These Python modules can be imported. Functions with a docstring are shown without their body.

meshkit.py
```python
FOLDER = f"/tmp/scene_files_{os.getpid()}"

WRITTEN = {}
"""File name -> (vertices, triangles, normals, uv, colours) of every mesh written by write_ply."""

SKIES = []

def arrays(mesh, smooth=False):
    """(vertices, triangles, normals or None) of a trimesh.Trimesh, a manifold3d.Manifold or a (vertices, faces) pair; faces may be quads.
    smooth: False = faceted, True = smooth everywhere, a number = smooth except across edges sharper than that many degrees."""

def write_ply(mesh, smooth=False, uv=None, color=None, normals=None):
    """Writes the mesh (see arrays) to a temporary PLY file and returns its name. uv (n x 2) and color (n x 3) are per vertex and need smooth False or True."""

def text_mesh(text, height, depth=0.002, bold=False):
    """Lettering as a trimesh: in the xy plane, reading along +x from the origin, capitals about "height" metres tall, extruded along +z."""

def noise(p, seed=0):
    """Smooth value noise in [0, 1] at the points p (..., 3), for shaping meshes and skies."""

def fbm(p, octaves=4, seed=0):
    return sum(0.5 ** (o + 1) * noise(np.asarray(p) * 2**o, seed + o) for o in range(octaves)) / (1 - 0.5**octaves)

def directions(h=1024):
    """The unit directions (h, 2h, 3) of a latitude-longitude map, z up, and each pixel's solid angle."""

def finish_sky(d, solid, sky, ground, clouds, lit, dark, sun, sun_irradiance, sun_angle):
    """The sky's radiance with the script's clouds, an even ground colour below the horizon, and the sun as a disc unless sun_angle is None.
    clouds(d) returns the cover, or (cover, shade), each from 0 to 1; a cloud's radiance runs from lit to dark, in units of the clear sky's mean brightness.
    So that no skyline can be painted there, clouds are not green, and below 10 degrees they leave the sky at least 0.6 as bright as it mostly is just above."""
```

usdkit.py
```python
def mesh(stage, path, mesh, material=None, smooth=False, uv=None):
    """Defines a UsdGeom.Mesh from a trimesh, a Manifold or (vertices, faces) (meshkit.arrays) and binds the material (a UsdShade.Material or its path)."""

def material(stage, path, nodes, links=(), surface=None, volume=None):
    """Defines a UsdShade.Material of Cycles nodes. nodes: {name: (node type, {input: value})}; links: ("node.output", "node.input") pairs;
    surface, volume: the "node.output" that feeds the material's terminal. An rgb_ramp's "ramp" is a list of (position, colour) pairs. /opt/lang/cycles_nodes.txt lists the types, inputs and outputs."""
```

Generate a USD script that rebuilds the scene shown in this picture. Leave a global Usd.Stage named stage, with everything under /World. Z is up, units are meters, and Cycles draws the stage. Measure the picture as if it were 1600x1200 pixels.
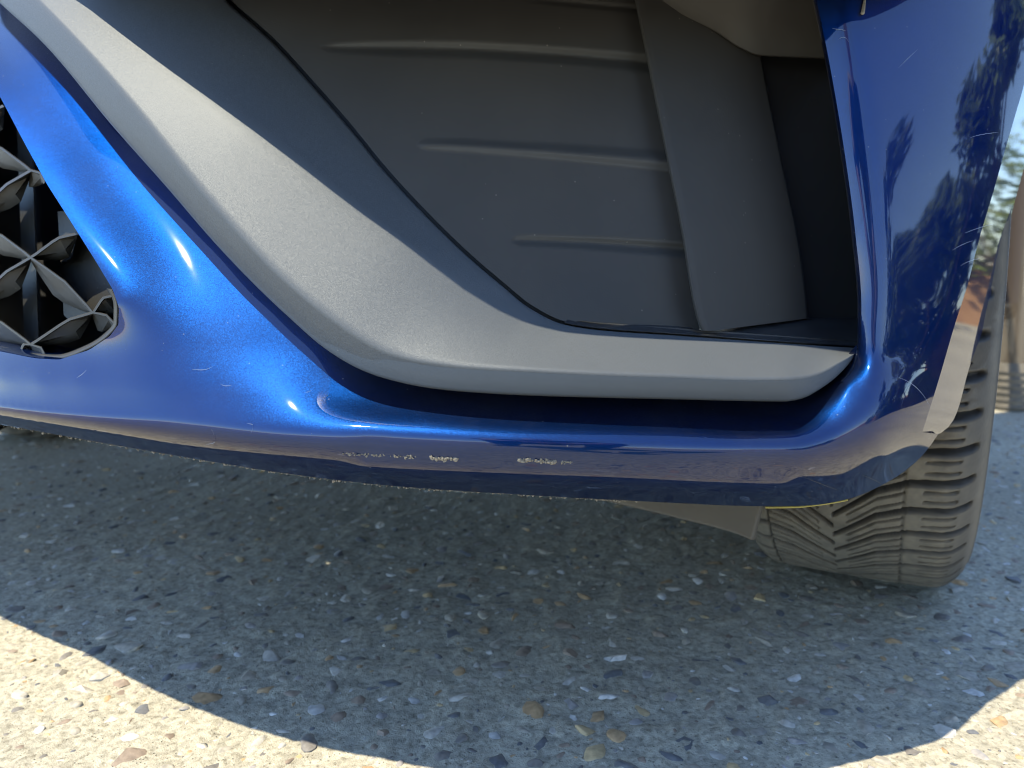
import math, random
import numpy as np, trimesh, shapely, usdkit, meshkit
from shapely.geometry import Polygon
from scipy.interpolate import PchipInterpolator, RBFInterpolator, UnivariateSpline
from scipy.spatial import Delaunay, cKDTree
from pxr import Gf, Sdf, Usd, UsdGeom, UsdLux, UsdShade, Vt

stage = Usd.Stage.CreateInMemory()
UsdGeom.SetStageUpAxis(stage, UsdGeom.Tokens.z)
UsdGeom.SetStageMetersPerUnit(stage, 1.0)
UsdGeom.Xform.Define(stage, '/World')
UsdGeom.Scope.Define(stage, '/World/Looks')

# ------------------------------------------------------------------ camera, sky, sun, exposure
PITCH, HEIGHT, FPX = math.radians(7.0), 0.33, 1156.0        # FPX: focal length for a picture 1600 wide
EXPOSURE = 1.68
SUN_EL, SUN_AZ = math.radians(66), math.radians(125)         # azimuth turns left from +Y
SUN = np.array([-math.sin(SUN_AZ) * math.cos(SUN_EL), math.cos(SUN_AZ) * math.cos(SUN_EL), math.sin(SUN_EL)])
SUN_I, SKY_I = 0.80, 0.15

cam = UsdGeom.Camera.Define(stage, '/World/camera')
cam.CreateHorizontalApertureAttr(36.0); cam.CreateVerticalApertureAttr(27.0)
cam.CreateFocalLengthAttr(36.0 * FPX / 1600)
cam.CreateClippingRangeAttr(Gf.Vec2f(0.01, 3000))
cam.CreateFStopAttr(8.5); cam.CreateFocusDistanceAttr(0.46)
cam.CreateExposureAttr(EXPOSURE)
cx = UsdGeom.Xformable(cam.GetPrim())
cx.AddTranslateOp().Set(Gf.Vec3d(0, 0, HEIGHT)); cx.AddRotateXOp().Set(90 - math.degrees(PITCH))

dome = UsdLux.DomeLight.Define(stage, '/World/sky')
skymat = usdkit.material(stage, '/World/Looks/sky', {
    's': ('sky_texture', {'sky_type': 'single_scattering', 'sun_disc': False, 'sun_elevation': SUN_EL, 'sun_rotation': math.atan2(SUN[0], SUN[1]), 'air_density': 1.0, 'aerosol_density': 0.05, 'ozone_density': 4.0}),
    'b': ('background_shader', {'strength': SKY_I})}, [('s.color', 'b.color')], surface='b.background')
UsdShade.MaterialBindingAPI.Apply(dome.GetPrim()).Bind(skymat)
dome.GetPrim().SetCustomDataByKey('kind', 'structure')
dome.GetPrim().SetCustomDataByKey('label', 'clear blue midday sky above the parked car')

sun = UsdLux.DistantLight.Define(stage, '/World/sun')
sun.CreateIntensityAttr(SUN_I); sun.CreateNormalizeAttr(True); sun.CreateAngleAttr(0.53); sun.CreateColorAttr(Gf.Vec3f(1.0, 0.91, 0.70))
zx = SUN; xx = np.cross([0, 0, 1], zx); xx /= np.linalg.norm(xx); yx = np.cross(zx, xx)
UsdGeom.Xformable(sun.GetPrim()).AddTransformOp().Set(Gf.Matrix4d(*xx, 0, *yx, 0, *zx, 0, 0, 0, 0, 1))

# ------------------------------------------------------------------ helpers
names = {}
def free(parent, name):
    k = (parent, name); n = names.get(k, -1) + 1; names[k] = n
    return f'{parent}/{name}' if n == 0 else f'{parent}/{name}_{n:03d}'
def tag(prim, label=None, category=None, group=None, kind=None):
    for k, v in (('label', label), ('category', category), ('group', group), ('kind', kind)):
        if v: prim.SetCustomDataByKey(k, v)
    return prim
def thing(name, label=None, category=None, loc=(0, 0, 0), rotz=0.0, group=None, kind=None, parent='/World'):
    x = UsdGeom.Xform.Define(stage, free(parent, name))
    if any(loc): x.AddTranslateOp().Set(Gf.Vec3d(*map(float, loc)))
    if rotz: x.AddRotateZOp().Set(math.degrees(rotz))
    return tag(x.GetPrim(), label, category, group, kind)
def obj(name, mesh, mat, parent='/World', smooth=False, label=None, category=None, group=None, kind=None):
    p = parent if isinstance(parent, str) else str(parent.GetPath())
    m = usdkit.mesh(stage, free(p, name), mesh, mat, smooth=smooth)
    return tag(m.GetPrim(), label, category, group, kind)
def mat(name, nodes, links, surface='p.BSDF'):
    return usdkit.material(stage, '/World/Looks/' + name, nodes, links, surface=surface)
def cat(*ms):
    return trimesh.util.concatenate([m if isinstance(m, trimesh.Trimesh) else trimesh.Trimesh(*m, process=False) for m in ms])
def box(lo, hi):
    m = trimesh.creation.box(extents=np.subtract(hi, lo)); m.apply_translation(np.add(lo, hi) / 2.0); return m

# the car's front as a surface: plan curve of the bumper plus how it leans back with height
PX = np.array([-1.3, -.9, -.7, -.6, -.5, -.35, -.26, -.19, -.13, -.07, 0, .07, .15, .2, .25, .3, .36, .42, .5, .7])
PY = np.array([1.05, .865, .74, .665, .592, .498, .451, .429, .418, .410, .404, .410, .430, .449, .474, .503, .541, .584, .65, .87])
Y0 = UnivariateSpline(PX, PY, k=3, s=len(PX) * .0012 ** 2)
LEAN = PchipInterpolator([0, .15, .20, .24, .27, .30, .40, .50, .60, .8, 1.2], [.02, .012, .006, .0, .0, .004, .03, .062, .10, .19, .4])
def S(p): return Y0(np.clip(p[:, 0], -1.3, .7)) + LEAN(np.clip(p[:, 2], 0, 1.2)) * (.6 - .4 * np.tanh((p[:, 0] - .2) / .11))
def ray(px):
    px = np.atleast_2d(px).astype(float)
    x, y = (px[:, 0] - 800) / FPX, (600 - px[:, 1]) / FPX
    c, s = math.cos(PITCH), math.sin(PITCH)
    return np.stack([x, c + y * s, -s + y * c], 1)
CAM = np.array([0, 0, HEIGHT])
def on_front(px, off=0.0):
    """Points of the bumper's front surface, set back by off metres."""
    d = ray(px); off = np.broadcast_to(off, len(d))
    lo, hi = np.full(len(d), .15), np.full(len(d), 1.6)
    for _ in range(50):
        mid = (lo + hi) / 2
        p = CAM + d * mid[:, None]
        inside = p[:, 1] - S(p) - off > 0
        hi, lo = np.where(inside, mid, hi), np.where(inside, lo, mid)
    return CAM + d * ((lo + hi) / 2)[:, None]
def at_y(px, y):
    d = ray(px); return CAM + d * (np.broadcast_to(y, len(d)) / d[:, 1])[:, None]
def curve(pts, n=None, t=None):
    """A smooth curve through the points, resampled by its length; extra columns ride along."""
    pts = np.asarray(pts, float)
    s = np.r_[0, np.cumsum(np.linalg.norm(np.diff(pts[:, :2], axis=0), axis=1))]; s /= s[-1]
    t = np.linspace(0, 1, n) if t is None else t
    return np.stack([PchipInterpolator(s, pts[:, k])(t) for k in range(pts.shape[1])], 1)
def loft(rows, per=None):
    """Grid mesh through rows of points (all the same length)."""
    rows = np.asarray(rows)
    if per:   # smooth profile across the rows
        t = np.linspace(0, 1, len(rows)); rows = PchipInterpolator(t, rows, axis=0)(np.linspace(0, 1, per))
    r, c = rows.shape[:2]
    i = np.arange(r * c).reshape(r, c)
    q = np.stack([i[:-1, :-1], i[:-1, 1:], i[1:, 1:], i[1:, :-1]], -1).reshape(-1, 4)
    return rows.reshape(-1, 3), np.vstack([q[:, [0, 1, 2]], q[:, [0, 2, 3]]])
def patch(poly, off, step=5.0, lines=(), hole=None):
    """A surface patch over a polygon of the front, off(points) metres behind the front surface."""
    P = Polygon(poly).buffer(0)
    if hole is not None: P = P.difference(Polygon(hole).buffer(0))
    rings = [P.exterior] + list(P.interiors)
    b = np.vstack([[r.interpolate(d).coords[0] for d in np.arange(0, r.length, step * .6)] for r in rings])
    x0, y0, x1, y1 = P.bounds
    gx, gy = np.meshgrid(np.arange(x0, x1, step), np.arange(y0, y1, step * .87))
    gx[1::2] += step / 2
    g = np.stack([gx.ravel(), gy.ravel()], 1)
    g = g[shapely.contains_xy(P.buffer(-step * .45), g[:, 0], g[:, 1])]
    pts = np.vstack([b, g, *[l for l in lines]])
    pts = pts[np.unique(np.round(pts / .5).astype(int), axis=0, return_index=True)[1]]
    t = Delaunay(pts).simplices
    c = pts[t].mean(1)
    t = t[shapely.contains_xy(P.buffer(.3), c[:, 0], c[:, 1])]
    a = pts[t]; area = np.abs(np.cross(a[:, 1] - a[:, 0], a[:, 2] - a[:, 0]))
    t = t[area > 1e-3]
    return on_front(pts, off(pts)), t
def tps(ctrl, smoothing=0.0):
    ctrl = np.asarray(ctrl, float)
    k = np.unique(np.round(ctrl[:, :2]).astype(int), axis=0, return_index=True)[1]
    f = RBFInterpolator(ctrl[k, :2] / 100, ctrl[k, 2], kernel='linear' if len(k) < 3 else 'thin_plate_spline', smoothing=smoothing, neighbors=None)
    return lambda p: f(np.asarray(p) / 100)
def facing(m):
    """Turns a one-sided surface so that it faces the camera side."""
    v, f = m; v = np.asarray(v); f = np.asarray(f)
    n = np.cross(v[f[:, 1]] - v[f[:, 0]], v[f[:, 2]] - v[f[:, 0]])
    if (n * (CAM - v[f[:, 0]])).sum() < 0: f = f[:, ::-1]
    return v, f
def hullof(points):
    return trimesh.convex.convex_hull(np.asarray(points, float))

# ------------------------------------------------------------------ materials
def speck_nodes(scale, size, keep, seed=0.0):
    """Little specks: dots inside some cells of a Voronoi pattern. Leaves the mask in 'spk.value'."""
    n = {'g': ('geometry', {}), 'sv': ('voronoi_texture', {'scale': scale, 'randomness': 1.0}), 'smp': ('mapping', {'location': (seed, seed * .7, seed * .3), 'scale': (1, 1, 1)}),
         'sd': ('math', {'math_type': 'less_than', 'value2': size}), 'ss': ('separate_color', {}), 'sk': ('math', {'math_type': 'greater_than', 'value2': 1 - keep}), 'spk': ('math', {'math_type': 'multiply'})}
    l = [('g.position', 'smp.vector'), ('smp.vector', 'sv.vector'), ('sv.distance', 'sd.value1'), ('sv.color', 'ss.color'), ('ss.r', 'sk.value1'), ('sd.value', 'spk.value1'), ('sk.value', 'spk.value2')]
    return n, l

def flaked(name, base, metallic, rough, flake, amount, coat, dust, dust_amount, speck=(90, .09, .35), spec=.5, coat_rough=.015):
    n, l = speck_nodes(*speck)
    n |= {'fv': ('voronoi_texture', {'scale': flake}), 'fs': ('vector_math', {'math_type': 'subtract', 'vector2': (.5, .5, .5)}), 'fm': ('vector_math', {'math_type': 'scale', 'scale': amount}),
          'fa': ('vector_math', {'math_type': 'add'}), 'fn': ('vector_math', {'math_type': 'normalize'}),
          'dn': ('noise_texture', {'scale': 14.0, 'detail': 8.0, 'roughness': .62}), 'dr': ('map_range', {'from_min': .42, 'from_max': .78, 'to_min': dust_amount * .25, 'to_max': dust_amount, 'clamp': True}),
          'dm': ('math', {'math_type': 'maximum'}), 'sc': ('math', {'math_type': 'multiply', 'value2': .5}),
          'p': ('principled_bsdf', {'base_color': base, 'metallic': metallic, 'roughness': rough, 'coat_weight': coat, 'coat_roughness': coat_rough, 'specular_ior_level': spec}),
          'd': ('diffuse_bsdf', {'color': dust}), 'x': ('mix_closure', {})}
    l += [('g.position', 'fv.vector'), ('fv.color', 'fs.vector1'), ('fs.vector', 'fm.vector1'), ('g.normal', 'fa.vector1'), ('fm.vector', 'fa.vector2'), ('fa.vector', 'fn.vector1'), ('fn.vector', 'p.normal'),
          ('g.normal', 'p.coat_normal'), ('g.position', 'dn.vector'), ('dn.fac', 'dr.value'), ('spk.value', 'sc.value1'), ('dr.result', 'dm.value1'), ('sc.value', 'dm.value2'), ('dm.value', 'x.fac'), ('p.BSDF', 'x.closure1'), ('d.BSDF', 'x.closure2')]
    return mat(name, n, l, 'x.closure')

def plastic(name, base, rough, dust, dust_amount, grain=900, bump=.12, speck=(120, .07, .3), spec=.5, coarse=9.0):
    n, l = speck_nodes(*speck)
    n |= {'bn': ('noise_texture', {'scale': grain, 'detail': 2.0}), 'b': ('bump', {'strength': bump, 'distance': .0006}),
          'dn': ('noise_texture', {'scale': coarse, 'detail': 8.0, 'roughness': .65}), 'dr': ('map_range', {'from_min': .38, 'from_max': .8, 'to_min': dust_amount * .3, 'to_max': dust_amount, 'clamp': True}),
          'dm': ('math', {'math_type': 'maximum'}), 'sc': ('math', {'math_type': 'multiply', 'value2': .55}),
          'p': ('principled_bsdf', {'base_color': base, 'roughness': rough, 'specular_ior_level': spec}), 'd': ('diffuse_bsdf', {'color': dust}), 'x': ('mix_closure', {})}
    l += [('g.position', 'bn.vector'), ('bn.fac', 'b.height'), ('b.normal', 'p.normal'), ('g.position', 'dn.vector'), ('dn.fac', 'dr.value'), ('spk.value', 'sc.value1'),
          ('dr.result', 'dm.value1'), ('sc.value', 'dm.value2'), ('dm.value', 'x.fac'), ('p.BSDF', 'x.closure1'), ('d.BSDF', 'x.closure2')]
    return mat(name, n, l, 'x.closure')

def paint():
    n, l = speck_nodes(160, .075, .22)
    n |= {'fv': ('voronoi_texture', {'scale': 2600.0}), 'fs': ('vector_math', {'math_type': 'subtract', 'vector2': (.5, .5, .5)}), 'fm': ('vector_math', {'math_type': 'scale', 'scale': .15}),
          'fa': ('vector_math', {'math_type': 'add'}), 'fn': ('vector_math', {'math_type': 'normalize'}),
          'mb': ('metallic_bsdf', {'color': (.0012, .0165, .083), 'edge_tint': (.008, .062, .21), 'fresnel_type': 'f82', 'roughness': .44}), 'gl': ('glossy_bsdf', {'color': (1, 1, 1), 'roughness': .035}),
          'fr': ('fresnel', {'IOR': 1.5}), 'c': ('mix_closure', {}),
          'dn': ('noise_texture', {'scale': 14.0, 'detail': 8.0, 'roughness': .62}), 'dr': ('map_range', {'from_min': .45, 'from_max': .8, 'to_min': .002, 'to_max': .025, 'clamp': True}),
          'dm': ('math', {'math_type': 'maximum'}), 'sc': ('math', {'math_type': 'multiply', 'value2': .3}), 'd': ('diffuse_bsdf', {'color': (.25, .25, .27)}), 'x': ('mix_closure', {})}
    l += [('g.position', 'fv.vector'), ('fv.color', 'fs.vector1'), ('fs.vector', 'fm.vector1'), ('g.normal', 'fa.vector1'), ('fm.vector', 'fa.vector2'), ('fa.vector', 'fn.vector1'), ('fn.vector', 'mb.normal'),
          ('fr.fac', 'c.fac'), ('mb.BSDF', 'c.closure1'), ('gl.BSDF', 'c.closure2'), ('g.position', 'dn.vector'), ('dn.fac', 'dr.value'), ('spk.value', 'sc.value1'), ('dr.result', 'dm.value1'), ('sc.value', 'dm.value2'),
          ('dm.value', 'x.fac'), ('c.closure', 'x.closure1'), ('d.BSDF', 'x.closure2')]
    return mat('blue_paint', n, l, 'x.closure')
M = {}
M['paint'] = paint()
M['silver'] = flaked('silver_paint', (.074, .082, .090), .22, .54, 3400, .20, .0, (.20, .185, .165), .04, speck=(110, .05, .1), spec=.22)
M['intake'] = plastic('intake_plastic', (.034, .0325, .030), .62, (.18, .16, .135), .12, spec=.25)
M['floor'] = plastic('floor_plastic', (.014, .015, .018), .30, (.16, .15, .13), .03)
M['ceiling'] = plastic('dusty_plastic', (.031, .029, .026), .6, (.16, .14, .11), .28)
M['grille'] = plastic('grille_plastic', (.022, .022, .021), .5, (.15, .14, .12), .07, grain=500, spec=.35)
M['black'] = plastic('black_plastic', (.012, .012, .013), .6, (.12, .11, .1), .04)
M['liner'] = plastic('liner_plastic', (.055, .050, .043), .75, (.16, .14, .11), .4)
M['rubber'] = plastic('dusty_rubber', (.045, .043, .04), .8, (.30, .26, .20), .4, grain=350, bump=.3, coarse=30.0)
M['tread'] = mat('tyre_rubber', {'g': ('geometry', {}), 'a': ('attribute', {'attribute': 'worn'}), 'n': ('noise_texture', {'scale': 60.0, 'detail': 7.0, 'roughness': .65}), 'nr': ('map_range', {'from_min': .3, 'from_max': .72, 'to_min': .25, 'to_max': .75, 'clamp': True}),
    'f': ('noise_texture', {'scale': 420.0, 'detail': 3.0}), 'b': ('bump', {'strength': .35, 'distance': .0008}), 'm': ('math', {'math_type': 'multiply'}), 'p': ('principled_bsdf', {'base_color': (.026, .024, .022), 'roughness': .7}), 'd': ('diffuse_bsdf', {'color': (.18, .157, .122)}), 'x': ('mix_closure', {})},
    [('g.position', 'n.vector'), ('g.position', 'f.vector'), ('f.fac', 'b.height'), ('b.normal', 'p.normal'), ('n.fac', 'nr.value'), ('nr.result', 'm.value1'), ('a.fac', 'm.value2'), ('m.value', 'x.fac'), ('p.BSDF', 'x.closure1'), ('d.BSDF', 'x.closure2')], 'x.closure')
M['mud'] = plastic('dried_mud', (.16, .14, .11), .95, (.22, .19, .15), .3)
M['alloy'] = mat('alloy', {'p': ('principled_bsdf', {'base_color': (.55, .55, .55), 'metallic': .9, 'roughness': .3})}, [])
M['yellow'] = mat('yellow_strip', {'p': ('principled_bsdf', {'base_color': (.30, .24, .05), 'roughness': .5})}, [])
M['glass'] = mat('dark_glass', {'p': ('principled_bsdf', {'base_color': (.01, .012, .014), 'roughness': .04})}, [])
M['brown_paint'] = mat('brown_paint', {'p': ('principled_bsdf', {'base_color': (.13, .10, .07), 'metallic': .5, 'roughness': .35, 'coat_weight': 1.0})}, [])

def concrete():
    n = {'g': ('geometry', {}), 'n1': ('noise_texture', {'scale': 3.0, 'detail': 6.0, 'roughness': .6}), 'n2': ('noise_texture', {'scale': 170.0, 'detail': 5.0, 'roughness': .65}), 'n3': ('noise_texture', {'scale': 900.0, 'detail': 2.0}),
         'r1': ('rgb_ramp', {'ramp': [(.25, (.30, .275, .215)), (.75, (.42, .385, .298))]}), 'r2': ('rgb_ramp', {'ramp': [(.30, (.50, .48, .45)), (.48, (.95, .95, .95)), (.75, (1.22, 1.22, 1.22))]}),
         'mx': ('mix_color', {'blend_type': 'multiply', 'fac': 1.0}), 'v': ('voronoi_texture', {'scale': 320.0}), 'vs': ('map_range', {'from_min': .0, 'from_max': .28, 'to_min': 0, 'to_max': 1, 'clamp': True}),
         'vk': ('separate_color', {}), 'vg': ('math', {'math_type': 'greater_than', 'value2': .30}), 'vm': ('math', {'math_type': 'maximum', 'use_clamp': True}),
         'h1': ('math', {'math_type': 'multiply_add', 'value2': .6}), 'h2': ('math', {'math_type': 'multiply_add', 'value2': .8}), 'h3': ('math', {'math_type': 'multiply', 'value2': .35}),
         'ag': ('voronoi_texture', {'scale': 210.0}), 'agc': ('separate_color', {}), 'agr': ('map_range', {'from_min': 0, 'from_max': 1, 'to_min': .82, 'to_max': 1.16}), 'agk': ('combine_color', {}), 'agm': ('mix_color', {'blend_type': 'multiply', 'fac': 1.0, 'use_clamp': False}), 'pit': ('mix_color', {'blend_type': 'multiply', 'fac': .45}), 'pc': ('combine_color', {}),
         'b': ('bump', {'strength': .9, 'distance': .0022}), 'p': ('principled_bsdf', {'roughness': .88, 'specular_ior_level': .25})}
    l = [('g.position', x + '.vector') for x in ('n1', 'n2', 'n3', 'v')]
    l += [('n1.fac', 'r1.fac'), ('n2.fac', 'r2.fac'), ('r1.color', 'mx.a'), ('r2.color', 'mx.b'), ('v.distance', 'vs.value'), ('v.color', 'vk.color'), ('vk.r', 'vg.value1'), ('vs.result', 'vm.value1'), ('vg.value', 'vm.value2'),
          ('vm.value', 'pc.r'), ('vm.value', 'pc.g'), ('vm.value', 'pc.b'), ('g.position', 'ag.vector'), ('ag.color', 'agc.color'), ('agc.r', 'agr.value'), ('agr.result', 'agk.r'), ('agr.result', 'agk.g'), ('agr.result', 'agk.b'), ('mx.result', 'agm.a'), ('agk.color', 'agm.b'), ('agm.result', 'pit.a'), ('pc.color', 'pit.b'), ('pit.result', 'p.base_color'),
          ('n3.fac', 'h3.value1'), ('n2.fac', 'h2.value1'), ('h3.value', 'h2.value3'), ('vm.value', 'h1.value1'), ('h2.value', 'h1.value3'), ('h1.value', 'b.height'), ('b.normal', 'p.normal')]
    return mat('exposed_concrete', n, l)
M['concrete'] = concrete()
STONES = [(.30, .27, .22), (.40, .37, .32), (.36, .24, .13), (.12, .12, .125), (.22, .17, .13), (.47, .45, .42), (.16, .145, .13), (.42, .31, .17), (.27, .25, .235), (.10, .102, .11)]
def stone(i, c):
    return mat(f'pebble_{i}', {'g': ('geometry', {}), 'n': ('noise_texture', {'scale': 220.0, 'detail': 4.0}), 'r': ('rgb_ramp', {'ramp': [(.3, tuple(.72 * x for x in c)), (.7, tuple(1.18 * x for x in c))]}),
                               'b': ('bump', {'strength': .35, 'distance': .001}), 'p': ('principled_bsdf', {'roughness': .62, 'specular_ior_level': .35})},
               [('g.position', 'n.vector'), ('n.fac', 'r.fac'), ('r.color', 'p.base_color'), ('n.fac', 'b.height'), ('b.normal', 'p.normal')])
M['stones'] = [stone(i, c) for i, c in enumerate(STONES)]

# ------------------------------------------------------------------ the ground
def graded(lo, near0, near1, hi, step, grow=1.16):
    a = list(np.arange(near0, near1 + step / 2, step))
    s = step
    while a[-1] < hi: s *= grow; a.append(a[-1] + s)
    s = step; b = []
    x = near0
    while x > lo: s *= grow; x -= s; b.append(x)
    return np.array(b[::-1] + a)
ground = thing('pavement', 'pale exposed aggregate concrete ground, mostly in the shade of the blue car', kind='structure')
gx = graded(-300, -.62, .62, 300, .0042); gy = graded(-300, .36, 1.05, 300, .0042)
GX, GY = np.meshgrid(gx, gy)
near = np.clip(1.5 - np.hypot(GX, GY - .6) / 1.6, 0, 1)
def gheight(x, y):
    q = np.stack([x, y, np.zeros_like(x)], -1)
    return (meshkit.fbm(q * 42, 3, 5) - .5) * .0045 + (meshkit.fbm(q * 130, 2, 9) - .5) * .0028
GZ = gheight(GX, GY) * near
obj('concrete', facing(loft(np.stack([GX, GY, GZ], -1))), M['concrete'], ground, smooth=True)

rng = np.random.default_rng(7)
def pebble_shape(seed):
    r = np.random.default_rng(seed)
    p = r.normal(size=(13, 3)); p /= np.linalg.norm(p, axis=1, keepdims=True)
    p *= r.uniform(.86, 1.12, (13, 1))
    m = hullof(p)
    m = m.subdivide_loop(1) if seed % 2 else m
    return m
shapes = [pebble_shape(s) for s in range(40, 56)]
cand = []
def visible(x, y):
    d = y * math.cos(PITCH) + HEIGHT * math.sin(PITCH)
    return abs(x) / d < .72
N = 46000
for k in range(N):
    y = .33 + 1.6 * rng.random() ** 1.5; x = rng.uniform(-.75, .75) * (y + .05) * 1.05
    if not visible(x, y): continue
    big = rng.random()
    s = .0023 + .0090 * rng.random() ** 2.7 + (.0022 if big > .97 else 0)
    cand.append((x, y, s))
cand.sort(key=lambda c: -c[2])
kept = []; tree = []
P2 = np.array([(c[0], c[1]) for c in cand]); R2 = np.array([c[2] for c in cand])
ok = np.zeros(len(cand), bool); kd = cKDTree(P2)
for i, (x, y, s) in enumerate(cand):
    if not any(ok[j] and np.hypot(*(P2[j] - P2[i])) < (R2[j] + s) * 1.02 for j in kd.query_ball_point(P2[i], .03)):
        ok[i] = True; kept.append((x, y, s))
def pebble(x, y, s):
    m = shapes[rng.integers(len(shapes))].copy()
    a, b, c = s * rng.uniform(1.0, 1.45), s * rng.uniform(.62, 1.0), s * rng.uniform(.42, .62)
    v = m.vertices * [a, b, c]
    t = rng.uniform(0, 2 * math.pi); ct, st = math.cos(t), math.sin(t)
    tilt = rng.normal(0, .12)
    v = v @ np.array([[ct, st, 0], [-st, ct, 0], [0, 0, 1]])
    v[:, 2] += v[:, 0] * tilt
    z = float(gheight(np.array([x]), np.array([y]))[0])
    return trimesh.Trimesh(v + [x, y, z - c * rng.uniform(.30, .80)], m.faces, process=False)
wt = np.array([.15, .14, .09, .09, .13, .09, .12, .06, .09, .04])
kept.sort(key=lambda c: -c[2] / (c[1] + .1))
rest = [[] for _ in STONES]
for i, c in enumerate(kept):
    k = rng.choice(len(STONES), p=wt / wt.sum())
    m = pebble(*c)
    if i < 300: obj('pebble', m, M['stones'][k], ground, smooth=50)
    else: rest[k].append(m)
for k, ms in enumerate(rest):
    if ms: obj('small_pebbles', cat(*ms), M['stones'][k], ground, smooth=50, kind='stuff')

# ------------------------------------------------------------------ the car: bumper skin
car = thing('blue_car', 'metallic blue car seen at its front corner, silver trim blade below a black air intake', 'car')
CAR_A = np.array([.485, .875, 0.0]); CAR_B = np.array([.875, -.485, 0.0])   # the car's length and width directions

LIP = [(-160, 634), (0, 663), (150, 690), (300, 716), (450, 740), (600, 758), (800, 772), (1000, 783), (1200, 791), (1260, 790), (1324, 780), (1380, 757), (1431, 722), (1466, 678)]
CREASE = [(-160, 622), (0, 651), (150, 672), (300, 690), (450, 708), (600, 717), (800, 726), (960, 733), (1100, 741), (1240, 744), (1333, 727), (1427, 698), (1466, 676)]
FOLD = [(-160, 612), (0, 630), (105, 641), (280, 649), (410, 655), (560, 663), (637, 668), (825, 676), (960, 680), (1100, 682), (1180, 682), (1240, 679), (1287, 661), (1333, 611), (1358, 577), (1376, 540), (1381, 500), (1378, 400), (1362, 200), (1345, 100), (1328, 0), (1308, -110)]
RIM = [(-130, -60), (0, 70), (70, 140), (175, 273), (294, 416), (400, 524), (450, 577), (525, 621), (600, 638), (675, 646), (825, 655), (1050, 660), (1180, 665), (1235, 663), (1261, 654), (1290, 632), (1319, 597), (1341, 568), (1346, 540), (1346, 480), (1336, 360), (1320, 240), (1300, 120), (1276, 0), (1250, -110)]
RIM_OFF = [.016, .023, .028, .0335, .031, .025, .020, .0165, .014, .012, .012, .012, .012, .012, .011, .010, .010, .010, .010, .010, .010, .010, .010, .010, .010]
HIDDEN = [(-100, -110), (20, -2), (92, 60), (197, 186), (282, 282), (373, 377), (433, 446), (523, 526), (603, 570), (678, 588), (753, 596), (828, 601), (1050, 609), (1180, 612), (1240, 606), (1300, 578), (1330, 548)]
GRILLE = [(-400, 523), (-160, 528), (-60, 540), (0, 549), (55, 560), (92, 562), (139, 547), (172, 525), (185, 507), (186, 481), (176, 452), (147, 404), (110, 345), (73, 287), (37, 221), (0, 151), (-40, 75), (-90, -20), (-140, -110), (-400, -110)]
PANEL_EDGE = [(1441, 675), (1466, 596), (1492, 507), (1514, 438), (1528, 380), (1552, 300), (1580, 200), (1600, 132), (1622, 10), (1640, -110)]

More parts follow.
